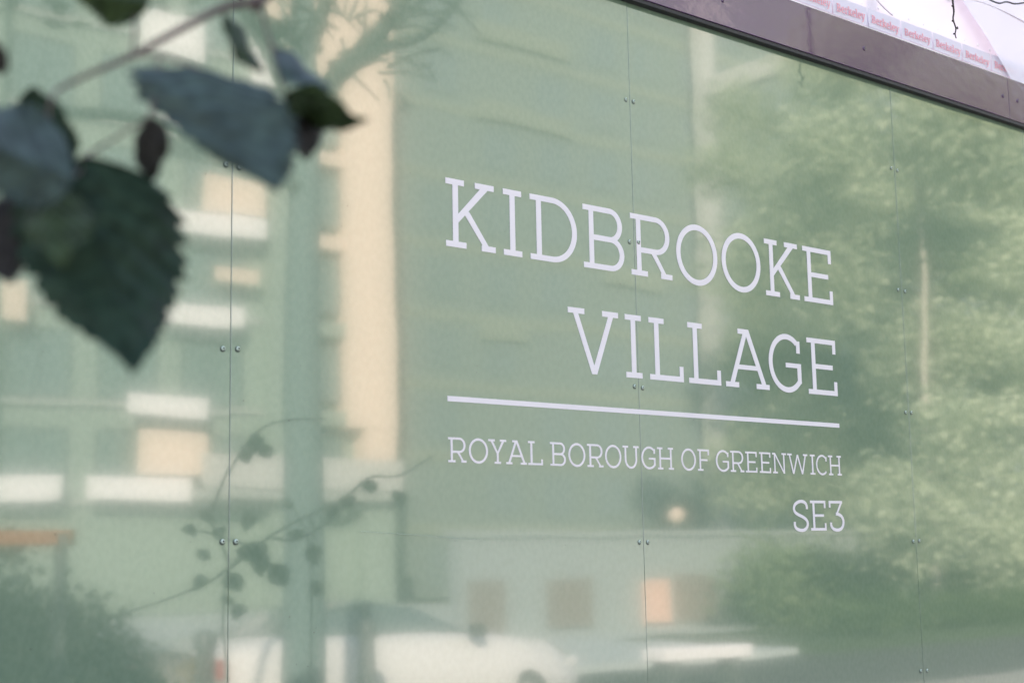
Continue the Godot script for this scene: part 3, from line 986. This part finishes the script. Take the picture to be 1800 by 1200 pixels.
func build_car() -> void:
	# parked along the far side of the road, its back to the left
	var car := thing("parked_car", "white parked car with dark windows and a yellow rear plate across the road", "car", Vector3(4.75, -0.12, 9.3))
	var paint := mat(lin(0.78, 0.77, 0.75), 0.3)
	paint.clearcoat_enabled = true
	paint.clearcoat = 1.0
	paint.clearcoat_roughness = 0.05
	var glass := mat(lin(0.13, 0.17, 0.16), 0.08, 0.9)
	var rubber := mat(lin(0.015, 0.015, 0.015), 0.9)
	part("body", loft([[0.0, 0.74, 0.74, 0.36, 0.92], [0.12, 0.82, 0.80, 0.28, 1.0], [0.8, 0.86, 0.84, 0.24, 1.04], [2.0, 0.88, 0.86, 0.22, 1.03], [3.0, 0.87, 0.84, 0.22, 0.99], [3.7, 0.84, 0.78, 0.24, 0.9], [4.1, 0.76, 0.70, 0.3, 0.74], [4.2, 0.66, 0.62, 0.36, 0.64]]), paint, car)
	part("windows", loft([[0.75, 0.70, 0.60, 1.0, 1.06], [1.2, 0.76, 0.56, 1.0, 1.24], [1.7, 0.78, 0.56, 1.0, 1.29], [2.2, 0.77, 0.56, 1.0, 1.25], [2.8, 0.74, 0.6, 0.97, 1.02]], 0.03), glass, car)
	part("roof", loft([[1.2, 0.50, 0.48, 1.24, 1.27], [1.6, 0.53, 0.51, 1.295, 1.315], [1.95, 0.5, 0.48, 1.275, 1.295]], 0.01), mat(lin(0.26, 0.31, 0.29), 0.3), car)
	for s in [-1.0, 1.0]:
		for x in [0.82, 3.35]:
			var w := part("wheel", wheel(0.32, 0.2), rubber, car, Vector3(x, 0.32, s * 0.76))
			part("rim", wheel(0.2, 0.205), mat(lin(0.4, 0.4, 0.4), 0.4), w)
		part("tail_light", box(Vector3(-0.015, 0.72, s * 0.72 - 0.1), Vector3(0.08, 0.9, s * 0.72 + 0.06), 0.02), mat(lin(0.45, 0.02, 0.02), 0.2), car)
		part("headlight", box(Vector3(4.05, 0.6, s * 0.6 - 0.12), Vector3(4.17, 0.7, s * 0.6 + 0.1), 0.02), mat(lin(0.7, 0.7, 0.7), 0.1), car)
		part("mirror", box(Vector3(2.55, 0.98, s * 0.97 - 0.08), Vector3(2.7, 1.1, s * 0.97 + 0.08), 0.03), rubber, car)
		part("pillar", tube_mesh([Vector3(1.55, 1.02, s * 0.80), Vector3(1.6, 1.27, s * 0.58)], [0.035, 0.03]), rubber, car)
	part("number_plate", box(Vector3(-0.02, 0.55, -0.26), Vector3(-0.002, 0.66, 0.26), 0.004), mat(lin(0.75, 0.48, 0.05), 0.4), car)
	part("bumper", box(Vector3(-0.06, 0.3, -0.74), Vector3(0.1, 0.5, 0.74), 0.04), paint, car)

func wheel(r: float, w: float) -> ArrayMesh:
	var m := lathe([Vector2(0.0, -w * 0.5), Vector2(r * 0.9, -w * 0.5), Vector2(r, -w * 0.35), Vector2(r, w * 0.35), Vector2(r * 0.9, w * 0.5), Vector2(0.0, w * 0.5)], 24)
	return m

# ------------------------------------------------------------------ trees, sapling, near branch
func build_plants() -> void:
	var bark := grained(mat(Color.WHITE, 0.9), lin(0.11, 0.165, 0.168), lin(0.165, 0.225, 0.22), 0.05, 71, 2.0)
	var limb_bark := mat(lin(0.07, 0.095, 0.085), 0.9)
	var leafy := mat(Color.WHITE, 0.5)
	leafy.vertex_color_use_as_albedo = true
	leafy.backlight_enabled = true
	leafy.backlight = Color(0.8, 0.8, 0.8)

	# --- the street tree behind the camera: trunk, limbs, crown, and the branch that reaches into the picture
	var t := thing("street_tree", "street tree whose toothed dark leaves hang close before the hoarding", "tree")
	var tp := smooth_path([Vector3(3.36, -0.1, 5.0), Vector3(3.34, 1.5, 5.0), Vector3(3.33, 3.2, 5.0), Vector3(3.35, 4.4, 5.0), Vector3(3.33, 5.4, 5.0), Vector3(3.3, 7.4, 5.05)])
	part("trunk", tube_mesh(tp, ramp(0.145, 0.055, tp.size()), 14), bark, t)
	var limbs := [[Vector3(3.35, 4.3, 5), Vector3(3.1, 4.75, 5.0), Vector3(2.9, 5.02, 5.0), Vector3(2.3, 6.2, 5.2)],
		[Vector3(3.35, 4.35, 5), Vector3(3.62, 4.75, 5.0), Vector3(4.05, 5.25, 5.0), Vector3(4.8, 6.6, 4.8)],
		[Vector3(3.34, 4.7, 5), Vector3(3.5, 5.3, 4.9), Vector3(3.75, 6.4, 4.7)],
		[Vector3(3.33, 4.55, 5), Vector3(3.08, 5.1, 5.1), Vector3(2.95, 5.9, 5.3)],
		[Vector3(3.62, 4.72, 5), Vector3(3.95, 4.98, 5.0), Vector3(4.45, 5.25, 5.1), Vector3(5.0, 5.9, 5.2)],
		[Vector3(3.34, 3.9, 5), Vector3(2.2, 4.0, 4.5), Vector3(0.6, 3.4, 3.0), Vector3(-0.5, 2.6, 2.0)],
		[Vector3(3.34, 4.9, 5), Vector3(2.6, 5.0, 4.8), Vector3(1.6, 5.3, 4.6), Vector3(0.8, 5.3, 4.5)],
		[Vector3(3.33, 5.2, 5), Vector3(2.6, 5.9, 3.8), Vector3(1.6, 6.1, 2.6), Vector3(1.1, 5.6, 1.9)]]
	var lr := [[0.07, 0.03], [0.085, 0.03], [0.06, 0.025], [0.05, 0.02], [0.05, 0.02], [0.045, 0.011], [0.05, 0.015], [0.05, 0.015]]
	for k in limbs.size():
		var lp := smooth_path(limbs[k])
		part("limb", tube_mesh(lp, ramp(lr[k][0], lr[k][1], lp.size()), 9), limb_bark, t)
	var r3 := RandomNumberGenerator.new()
	r3.seed = 77
	for k in 70:
		var o := Vector3(4.0, 5.05, 4.95) + Vector3(r3.randf_range(-0.95, 0.35), r3.randf_range(-0.35, 0.45), r3.randf_range(-0.2, 0.2))
		var d := Vector3(r3.randf_range(-0.5, 0.9), r3.randf_range(-0.4, 0.7), r3.randf_range(-0.3, 0.3)) * 0.55
		part("twig", tube_mesh([o, o + d * 0.5 + Vector3(0, 0.04, 0), o + d], [0.016, 0.011, 0.005], 5), limb_bark, t)
	var c0 := Color(0.035, 0.055, 0.02)
	var c1 := Color(0.075, 0.10, 0.03)
	crown(t, [[Vector3(1.6, 5.3, 4.6), Vector3(1.2, 0.6, 0.9)], [Vector3(0.4, 5.2, 4.4), Vector3(1.1, 0.7, 0.9)], [Vector3(2.3, 6.6, 5.0), Vector3(1.4, 1.1, 1.2)], [Vector3(4.4, 6.9, 4.8), Vector3(1.3, 1.2, 1.2)], [Vector3(3.4, 7.8, 5.0), Vector3(1.5, 1.2, 1.4)]], 1900, spray(5, 0.12, 0.11, 8), leafy, 62, c0, c1)

	var twigs := [
		[Vector3(-1.1572, 1.9165, 1.8027), Vector3(-1.1393, 1.9293, 1.8071), Vector3(-1.1096, 1.9474, 1.8094), Vector3(-1.0839, 1.9664, 1.8218), Vector3(-1.0486, 1.9913, 1.8302), Vector3(-1.0170, 2.0064, 1.8335), Vector3(-0.9211, 2.0935, 1.7594), Vector3(-0.5, 2.6, 2.0)],
		[Vector3(-1.1096, 1.9474, 1.8094), Vector3(-1.0992, 1.9456, 1.8313), Vector3(-1.0823, 1.9328, 1.8566), Vector3(-1.0807, 1.9316, 1.8577)],
		[Vector3(-1.1375, 1.8725, 1.7712), Vector3(-1.1322, 1.8772, 1.8032), Vector3(-1.1186, 1.8891, 1.8304), Vector3(-1.1130, 1.8949, 1.8496), Vector3(-1.1070, 1.9145, 1.8452), Vector3(-1.0977, 1.9448, 1.8325)],
		[Vector3(-1.0999, 1.9856, 1.7985), Vector3(-1.1033, 1.9669, 1.8053), Vector3(-1.1079, 1.9481, 1.8111)],
		[Vector3(-1.0492, 1.9921, 1.8298), Vector3(-1.0473, 1.9873, 1.8305)],
		[Vector3(-1.0191, 2.0048, 1.8314), Vector3(-1.0148, 1.9775, 1.8365), Vector3(-1.0114, 1.9635, 1.8434)],
		[Vector3(-1.0148, 1.9775, 1.8365), Vector3(-1.0139, 1.9440, 1.8508), Vector3(-1.0136, 1.9270, 1.8611)],
		[Vector3(-1.0136, 1.9270, 1.8611), Vector3(-1.0022, 1.9216, 1.8564), Vector3(-0.9976, 1.9139, 1.8589)],
		[Vector3(-1.1572, 1.9165, 1.8027), Vector3(-1.1642, 1.8977, 1.8064), Vector3(-1.1375, 1.8725, 1.7712)],
		[Vector3(-1.1322, 1.8772, 1.8032), Vector3(-1.1450, 1.8659, 1.8300), Vector3(-1.1483, 1.8602, 1.8393)],
		[Vector3(-1.1322, 1.8772, 1.8032), Vector3(-1.1576, 1.8518, 1.8431), Vector3(-1.1693, 1.8420, 1.8578)],
		[Vector3(-1.1693, 1.8420, 1.8578), Vector3(-1.1698, 1.8478, 1.8318), Vector3(-1.1682, 1.8502, 1.8071)]]
	var young := mat(lin(0.055, 0.034, 0.03), 0.6)
	for k in twigs.size():
		var p := smooth_path(twigs[k], 4)
		part("twig", tube_mesh(p, ramp(0.0015, 0.0042, p.size()) if k == 0 else ramp(0.0011, 0.001, p.size()), 7), young, t)
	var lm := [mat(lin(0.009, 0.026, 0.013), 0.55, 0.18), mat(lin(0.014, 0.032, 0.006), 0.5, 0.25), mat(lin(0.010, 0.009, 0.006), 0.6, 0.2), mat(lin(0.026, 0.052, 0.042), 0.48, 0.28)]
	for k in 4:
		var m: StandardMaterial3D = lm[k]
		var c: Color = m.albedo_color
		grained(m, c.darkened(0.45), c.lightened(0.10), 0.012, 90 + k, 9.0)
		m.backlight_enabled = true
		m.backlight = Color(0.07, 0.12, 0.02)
	var leaves := [
		[Vector3(-1.0808, 1.9324, 1.8578), Vector3(-1.0593, 1.8349, 1.9239), Vector3(-1.1199, 1.9162, 1.8412), Vector3(-1.0380, 1.8991, 1.9079), 3],
		[Vector3(-1.1484, 1.8613, 1.8395), Vector3(-1.1437, 1.7140, 1.8949), Vector3(-1.1925, 1.8117, 1.8321), Vector3(-1.0812, 1.8163, 1.8551), 0],
		[Vector3(-1.1741, 1.8387, 1.8397), Vector3(-1.1874, 1.7772, 1.8896), Vector3(-1.1987, 1.8088, 1.8529), Vector3(-1.1649, 1.8115, 1.8822), 1],  # lit green patch of the big leaf above, put in as a small blade
		[Vector3(-1.1375, 1.8725, 1.7712), Vector3(-1.1647, 1.9230, 1.7842), Vector3(-1.1633, 1.9074, 1.7425), Vector3(-1.1383, 1.8949, 1.8014), 0],
		[Vector3(-1.1688, 1.8423, 1.8583), Vector3(-1.2553, 1.8607, 1.8809), Vector3(-1.2082, 1.8180, 1.8598), Vector3(-1.1875, 1.8932, 1.8255), 3],
		[Vector3(-1.1683, 1.8509, 1.8072), Vector3(-1.1925, 1.7779, 1.8256), Vector3(-1.2103, 1.8132, 1.7905), Vector3(-1.1585, 1.8099, 1.7811), 2],
		[Vector3(-1.0928, 1.9917, 1.8058), Vector3(-1.1536, 1.9896, 1.8065), Vector3(-1.1177, 1.9727, 1.7941), Vector3(-1.1100, 2.0265, 1.7844), 1],
		[Vector3(-1.0473, 1.9873, 1.8305), Vector3(-1.0219, 1.9442, 1.8439), Vector3(-1.0487, 1.9545, 1.8496), Vector3(-1.0217, 1.9787, 1.8242), 1],
		[Vector3(-1.0117, 1.9643, 1.8432), Vector3(-0.9958, 1.9249, 1.8892), Vector3(-1.0195, 1.9381, 1.8714), Vector3(-0.9871, 1.9591, 1.8500), 3],
		[Vector3(-1.0139, 1.9275, 1.8608), Vector3(-0.9910, 1.8943, 1.9272), Vector3(-0.9899, 1.9055, 1.8506), Vector3(-1.0171, 1.9148, 1.9089), 1],
		[Vector3(-0.9976, 1.9143, 1.8590), Vector3(-0.9932, 1.8821, 1.8566), Vector3(-1.0144, 1.8971, 1.8679), Vector3(-0.9731, 1.9097, 1.8525), 2],
		[Vector3(-1.1130, 1.8949, 1.8496), Vector3(-1.1072, 1.8521, 1.8331), Vector3(-1.1131, 1.8805, 1.8202), Vector3(-1.1123, 1.8681, 1.8717), 2],
		[Vector3(-1.1931, 1.9581, 1.7667), Vector3(-1.1826, 1.9303, 1.7703), Vector3(-1.1978, 1.9429, 1.7598), Vector3(-1.1810, 1.9433, 1.7742), 2]]
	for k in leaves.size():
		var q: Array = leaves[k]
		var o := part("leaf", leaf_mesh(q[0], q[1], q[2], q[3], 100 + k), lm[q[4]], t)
		if k in [3, 0]:
			o.set_meta("label", "bluish leaf catching the sky" if k == 3 else "drooping bluish leaf with a folded blade")

	# --- the sapling by the hoarding, seen only as a reflection
	var s := thing("sapling", "thin sapling with a few dark leaves mirrored low in the hoarding", "sapling")
	var far_leaf := mat(lin(0.06, 0.09, 0.05), 0.5)
	for q in [[Vector3(1.32, 0.0, 2.3), Vector3(1.30, 1.16, 2.3), Vector3(1.29, 1.34, 2.31), Vector3(1.2863, 1.4679, 2.3), Vector3(1.3022, 1.5743, 2.3), Vector3(1.3755, 1.6595, 2.28)],
			[Vector3(1.3022, 1.5743, 2.3), Vector3(1.4762, 1.6915, 2.31), Vector3(1.6585, 1.7803, 2.3), Vector3(1.8548, 1.8665, 2.29)],
			[Vector3(1.3022, 1.5743, 2.3), Vector3(1.2300, 1.5290, 2.3), Vector3(1.1354, 1.4936, 2.31), Vector3(1.0201, 1.4599, 2.3), Vector3(0.8531, 1.4170, 2.3)],
			[Vector3(1.3020, 1.5957, 2.3), Vector3(1.2642, 1.7035, 2.3), Vector3(1.2317, 1.7787, 2.3), Vector3(1.35, 2.0, 2.33), Vector3(1.47, 2.08, 2.33)],
			[Vector3(1.3755, 1.6595, 2.28), Vector3(1.2520, 1.7035, 2.3), Vector3(1.1438, 1.7252, 2.3)],
			[Vector3(1.8548, 1.8665, 2.3000), Vector3(1.9623, 1.9381, 2.3000), Vector3(2.1074, 1.9483, 2.3000), Vector3(2.2886, 2.0373, 2.3000)],
			[Vector3(1.4762, 1.6915, 2.3000), Vector3(1.6058, 1.6840, 2.3000), Vector3(1.7937, 1.7808, 2.3000)],
			[Vector3(1.2317, 1.7787, 2.3000), Vector3(1.2983, 1.9420, 2.3000), Vector3(1.4224, 2.1004, 2.3000), Vector3(1.5515, 2.1509, 2.3000), Vector3(1.7393, 2.1709, 2.3000)],
			[Vector3(1.6585, 1.7803, 2.3000), Vector3(1.6799, 1.7240, 2.3000), Vector3(1.6747, 1.6611, 2.3000)],
			[Vector3(1.70, 0.0, 2.34), Vector3(1.69, 1.0, 2.33), Vector3(1.67, 1.3, 2.3), Vector3(1.66, 1.66, 2.3), Vector3(1.56, 1.84, 2.3)]]:
		var p := smooth_path(q)
		part("stem", tube_mesh(p, ramp(0.007, 0.003, p.size()), 7), young, s)
	for q in [[Vector3(1.9338, 1.9282, 2.3000), Vector3(1.9676, 1.8679, 2.3000), Vector3(1.9109, 1.8905, 2.3000), Vector3(1.9965, 1.9059, 2.3000)],
			[Vector3(1.7528, 1.8194, 2.3000), Vector3(1.7882, 1.7648, 2.3000), Vector3(1.7391, 1.7806, 2.3000), Vector3(1.8103, 1.8038, 2.3000)],
			[Vector3(1.6057, 1.7242, 2.3000), Vector3(1.5849, 1.6686, 2.3000), Vector3(1.5587, 1.7021, 2.3000), Vector3(1.6321, 1.7017, 2.3000)],
			[Vector3(1.3996, 1.7793, 2.3000), Vector3(1.3626, 1.7139, 2.3000), Vector3(1.3497, 1.7639, 2.3000), Vector3(1.4149, 1.7465, 2.3000)],
			[Vector3(1.4768, 1.5927, 2.3000), Vector3(1.5543, 1.5033, 2.3000), Vector3(1.4773, 1.5228, 2.3000), Vector3(1.5670, 1.5691, 2.3000)],
			[Vector3(1.1937, 1.5552, 2.3000), Vector3(1.1589, 1.4929, 2.3000), Vector3(1.1536, 1.5393, 2.3000), Vector3(1.2109, 1.5168, 2.3000)],
			[Vector3(1.3526, 1.4444, 2.3000), Vector3(1.3287, 1.3812, 2.3000), Vector3(1.3087, 1.4246, 2.3000), Vector3(1.3727, 1.4115, 2.3000)],
			[Vector3(1.6722, 1.5224, 2.3000), Vector3(1.7122, 1.4544, 2.3000), Vector3(1.6590, 1.4783, 2.3000), Vector3(1.7337, 1.4985, 2.3000)],
			[Vector3(2.0775, 1.8883, 2.3000), Vector3(2.1209, 1.8177, 2.3000), Vector3(2.0713, 1.8409, 2.3000), Vector3(2.1419, 1.8607, 2.3000)],
			[Vector3(1.4224, 2.1004, 2.3000), Vector3(1.3977, 2.0106, 2.3000), Vector3(1.3720, 2.0651, 2.3000), Vector3(1.4432, 2.0454, 2.3000)],
			[Vector3(1.2079, 1.7507, 2.3), Vector3(1.1977, 1.8000, 2.3), Vector3(1.1788, 1.7785, 2.31), Vector3(1.2319, 1.7679, 2.29)],
			[Vector3(1.1676, 1.7209, 2.3), Vector3(1.1038, 1.7211, 2.3), Vector3(1.1435, 1.7465, 2.31), Vector3(1.1514, 1.6934, 2.3)],
			[Vector3(1.2474, 1.6864, 2.3), Vector3(1.2956, 1.7357, 2.3), Vector3(1.2887, 1.6926, 2.31), Vector3(1.2396, 1.7250, 2.3)],
			[Vector3(1.2164, 1.6504, 2.3), Vector3(1.1858, 1.6083, 2.3), Vector3(1.2338, 1.6075, 2.31), Vector3(1.1687, 1.6403, 2.3)],
			[Vector3(1.3261, 1.6427, 2.3), Vector3(1.4765, 1.6475, 2.3), Vector3(1.4010, 1.6049, 2.32), Vector3(1.4129, 1.6809, 2.3)],
			[Vector3(1.4258, 1.6481, 2.3), Vector3(1.4392, 1.5390, 2.3), Vector3(1.3885, 1.6051, 2.31), Vector3(1.4768, 1.6037, 2.3)],
			[Vector3(1.3023, 1.5635, 2.3), Vector3(1.3522, 1.4873, 2.3), Vector3(1.2907, 1.5104, 2.32), Vector3(1.3641, 1.5407, 2.3)],
			[Vector3(1.6720, 1.6678, 2.3), Vector3(1.6748, 1.5715, 2.3), Vector3(1.6402, 1.6234, 2.31), Vector3(1.7122, 1.6224, 2.3)],
			[Vector3(1.8214, 1.8614, 2.3), Vector3(1.8546, 1.8110, 2.3), Vector3(1.8076, 1.8268, 2.31), Vector3(1.8827, 1.8506, 2.3)],
			[Vector3(1.3723, 2.0319, 2.33), Vector3(1.3980, 1.9774, 2.33), Vector3(1.3600, 1.9984, 2.34), Vector3(1.4180, 2.0112, 2.33)],
			[Vector3(1.4611, 2.0571, 2.33), Vector3(1.4949, 2.0023, 2.33), Vector3(1.4486, 2.0121, 2.34), Vector3(1.5129, 2.0365, 2.33)],
			[Vector3(1.2910, 1.4784, 2.3), Vector3(1.3085, 1.4352, 2.3), Vector3(1.2742, 1.4577, 2.31), Vector3(1.3230, 1.4561, 2.3)],
			[Vector3(1.5529, 1.8357, 2.3), Vector3(1.5687, 1.8023, 2.3), Vector3(1.5452, 1.8133, 2.31), Vector3(1.5843, 1.8248, 2.3)]]:
		part("leaf", leaf_mesh(q[0], q[1], q[2], q[3], rng.randi() % 1000, 20, 4), far_leaf, s)

	# --- trees and shrubs across the road, to the right
	var birch := mat(lin(0.46, 0.42, 0.36), 0.8)
	var sp := spray(18, 0.24, 0.15, 12)
	var spots := [[Vector3(31.5, 0, 22.0), 12.0, 0.14, "slim tree standing at the end of the garden wall", 0], [Vector3(25.8, 0, 15.5), 14.0, 0.10, "white trunked birch at the road edge beyond the hoarding end", 1],
		[Vector3(35.8, 0, 25.0), 17.0, 0.25, "broad yellow green tree beyond the end of the garden wall", 0], [Vector3(42.5, 0, 27.0), 22.0, 0.3, "tallest pale trunked tree far along the road", 1], [Vector3(35.0, 0, 18.5), 15.0, 0.12, "white trunked birch behind the birch at the road edge", 1],
		[Vector3(41.5, 0, 28.5), 16.0, 0.2, "rounded tree in front of the far end of the long block", 0], [Vector3(47.0, 0, 33.0), 21.0, 0.28, "high crowned tree behind the broad yellow green one", 0], [Vector3(31.0, 0, 17.0), 12.0, 0.15, "low forked tree between the two birches", 0],
		[Vector3(48.0, 0, 22.0), 17.0, 0.22, "last tree along the road, with a round crown", 0]]
	for k in spots.size():
		var q: Array = spots[k]
		var p: Vector3 = q[0]
		var hh: float = q[1]
		var tr := thing("birch_tree" if q[4] == 1 else "broadleaf_tree", q[3], "tree", p, "trees across the road")
		var rg := RandomNumberGenerator.new()
		rg.seed = 200 + k
		var tk := smooth_path([Vector3.ZERO, Vector3(rg.randf_range(-0.2, 0.2), hh * 0.3, 0), Vector3(rg.randf_range(-0.5, 0.5), hh * 0.65, rg.randf_range(-0.3, 0.3)), Vector3(rg.randf_range(-0.4, 0.4), hh * 0.95, 0)])
		part("trunk", tube_mesh(tk, ramp(q[2], 0.04, tk.size()), 10), birch if q[4] == 1 else bark, tr)
		var blobs := []
		for i in 16:
			var f := rg.randf_range(0.16, 0.9)
			var base: Vector3 = tk[int(f * (tk.size() - 1))]
			var d := Vector3(rg.randf_range(-1, 1), rg.randf_range(-0.1, 0.6), rg.randf_range(-1, 1)).normalized() * hh * rg.randf_range(0.10, 0.24)
			part("limb", tube_mesh([base, base + d * 0.5 + Vector3(0, 0.15, 0), base + d], [q[2] * 0.4, q[2] * 0.25, 0.02], 6), limb_bark, tr)
			blobs.append([base + d, Vector3(1, 0.7, 1) * hh * rg.randf_range(0.07, 0.13)])
		blobs.append([tk[-1], Vector3(1, 1.2, 1) * hh * 0.1])
		crown(tr, blobs, 1700, sp, leafy, 300 + k, Color(0.32, 0.38, 0.26), Color(0.54, 0.59, 0.43))
	for q in [[Vector3(24.5, 0, 18.4), 1.3, "rounded shrub before the garden wall end"], [Vector3(29.5, 0, 17.8), 1.7, "wide shrub below the low forked tree"], [Vector3(33.5, 0, 17.6), 2.2, "tall shrub under the second birch"], [Vector3(38.5, 0, 19.0), 2.6, "biggest shrub in the row"], [Vector3(44.0, 0, 20.0), 2.6, "shrub at the far end of the row"]]:
		var sh := thing("shrub", q[2], "shrub", q[0], "shrubs across the road")
		part("stem", tube_mesh([Vector3(0, -0.1, 0), Vector3(0.1, q[1] * 0.8, 0)], [0.05, 0.02], 6), bark, sh)
		crown(sh, [[Vector3(0, q[1] * 0.6, 0), Vector3(1.5, 0.75, 0.8) * q[1]], [Vector3(q[1] * 0.9, q[1] * 0.45, 0.2), Vector3(1.0, 0.6, 0.7) * q[1]]], 500, sp, leafy, int(q[1] * 100), Color(0.13, 0.19, 0.10), Color(0.28, 0.34, 0.19))
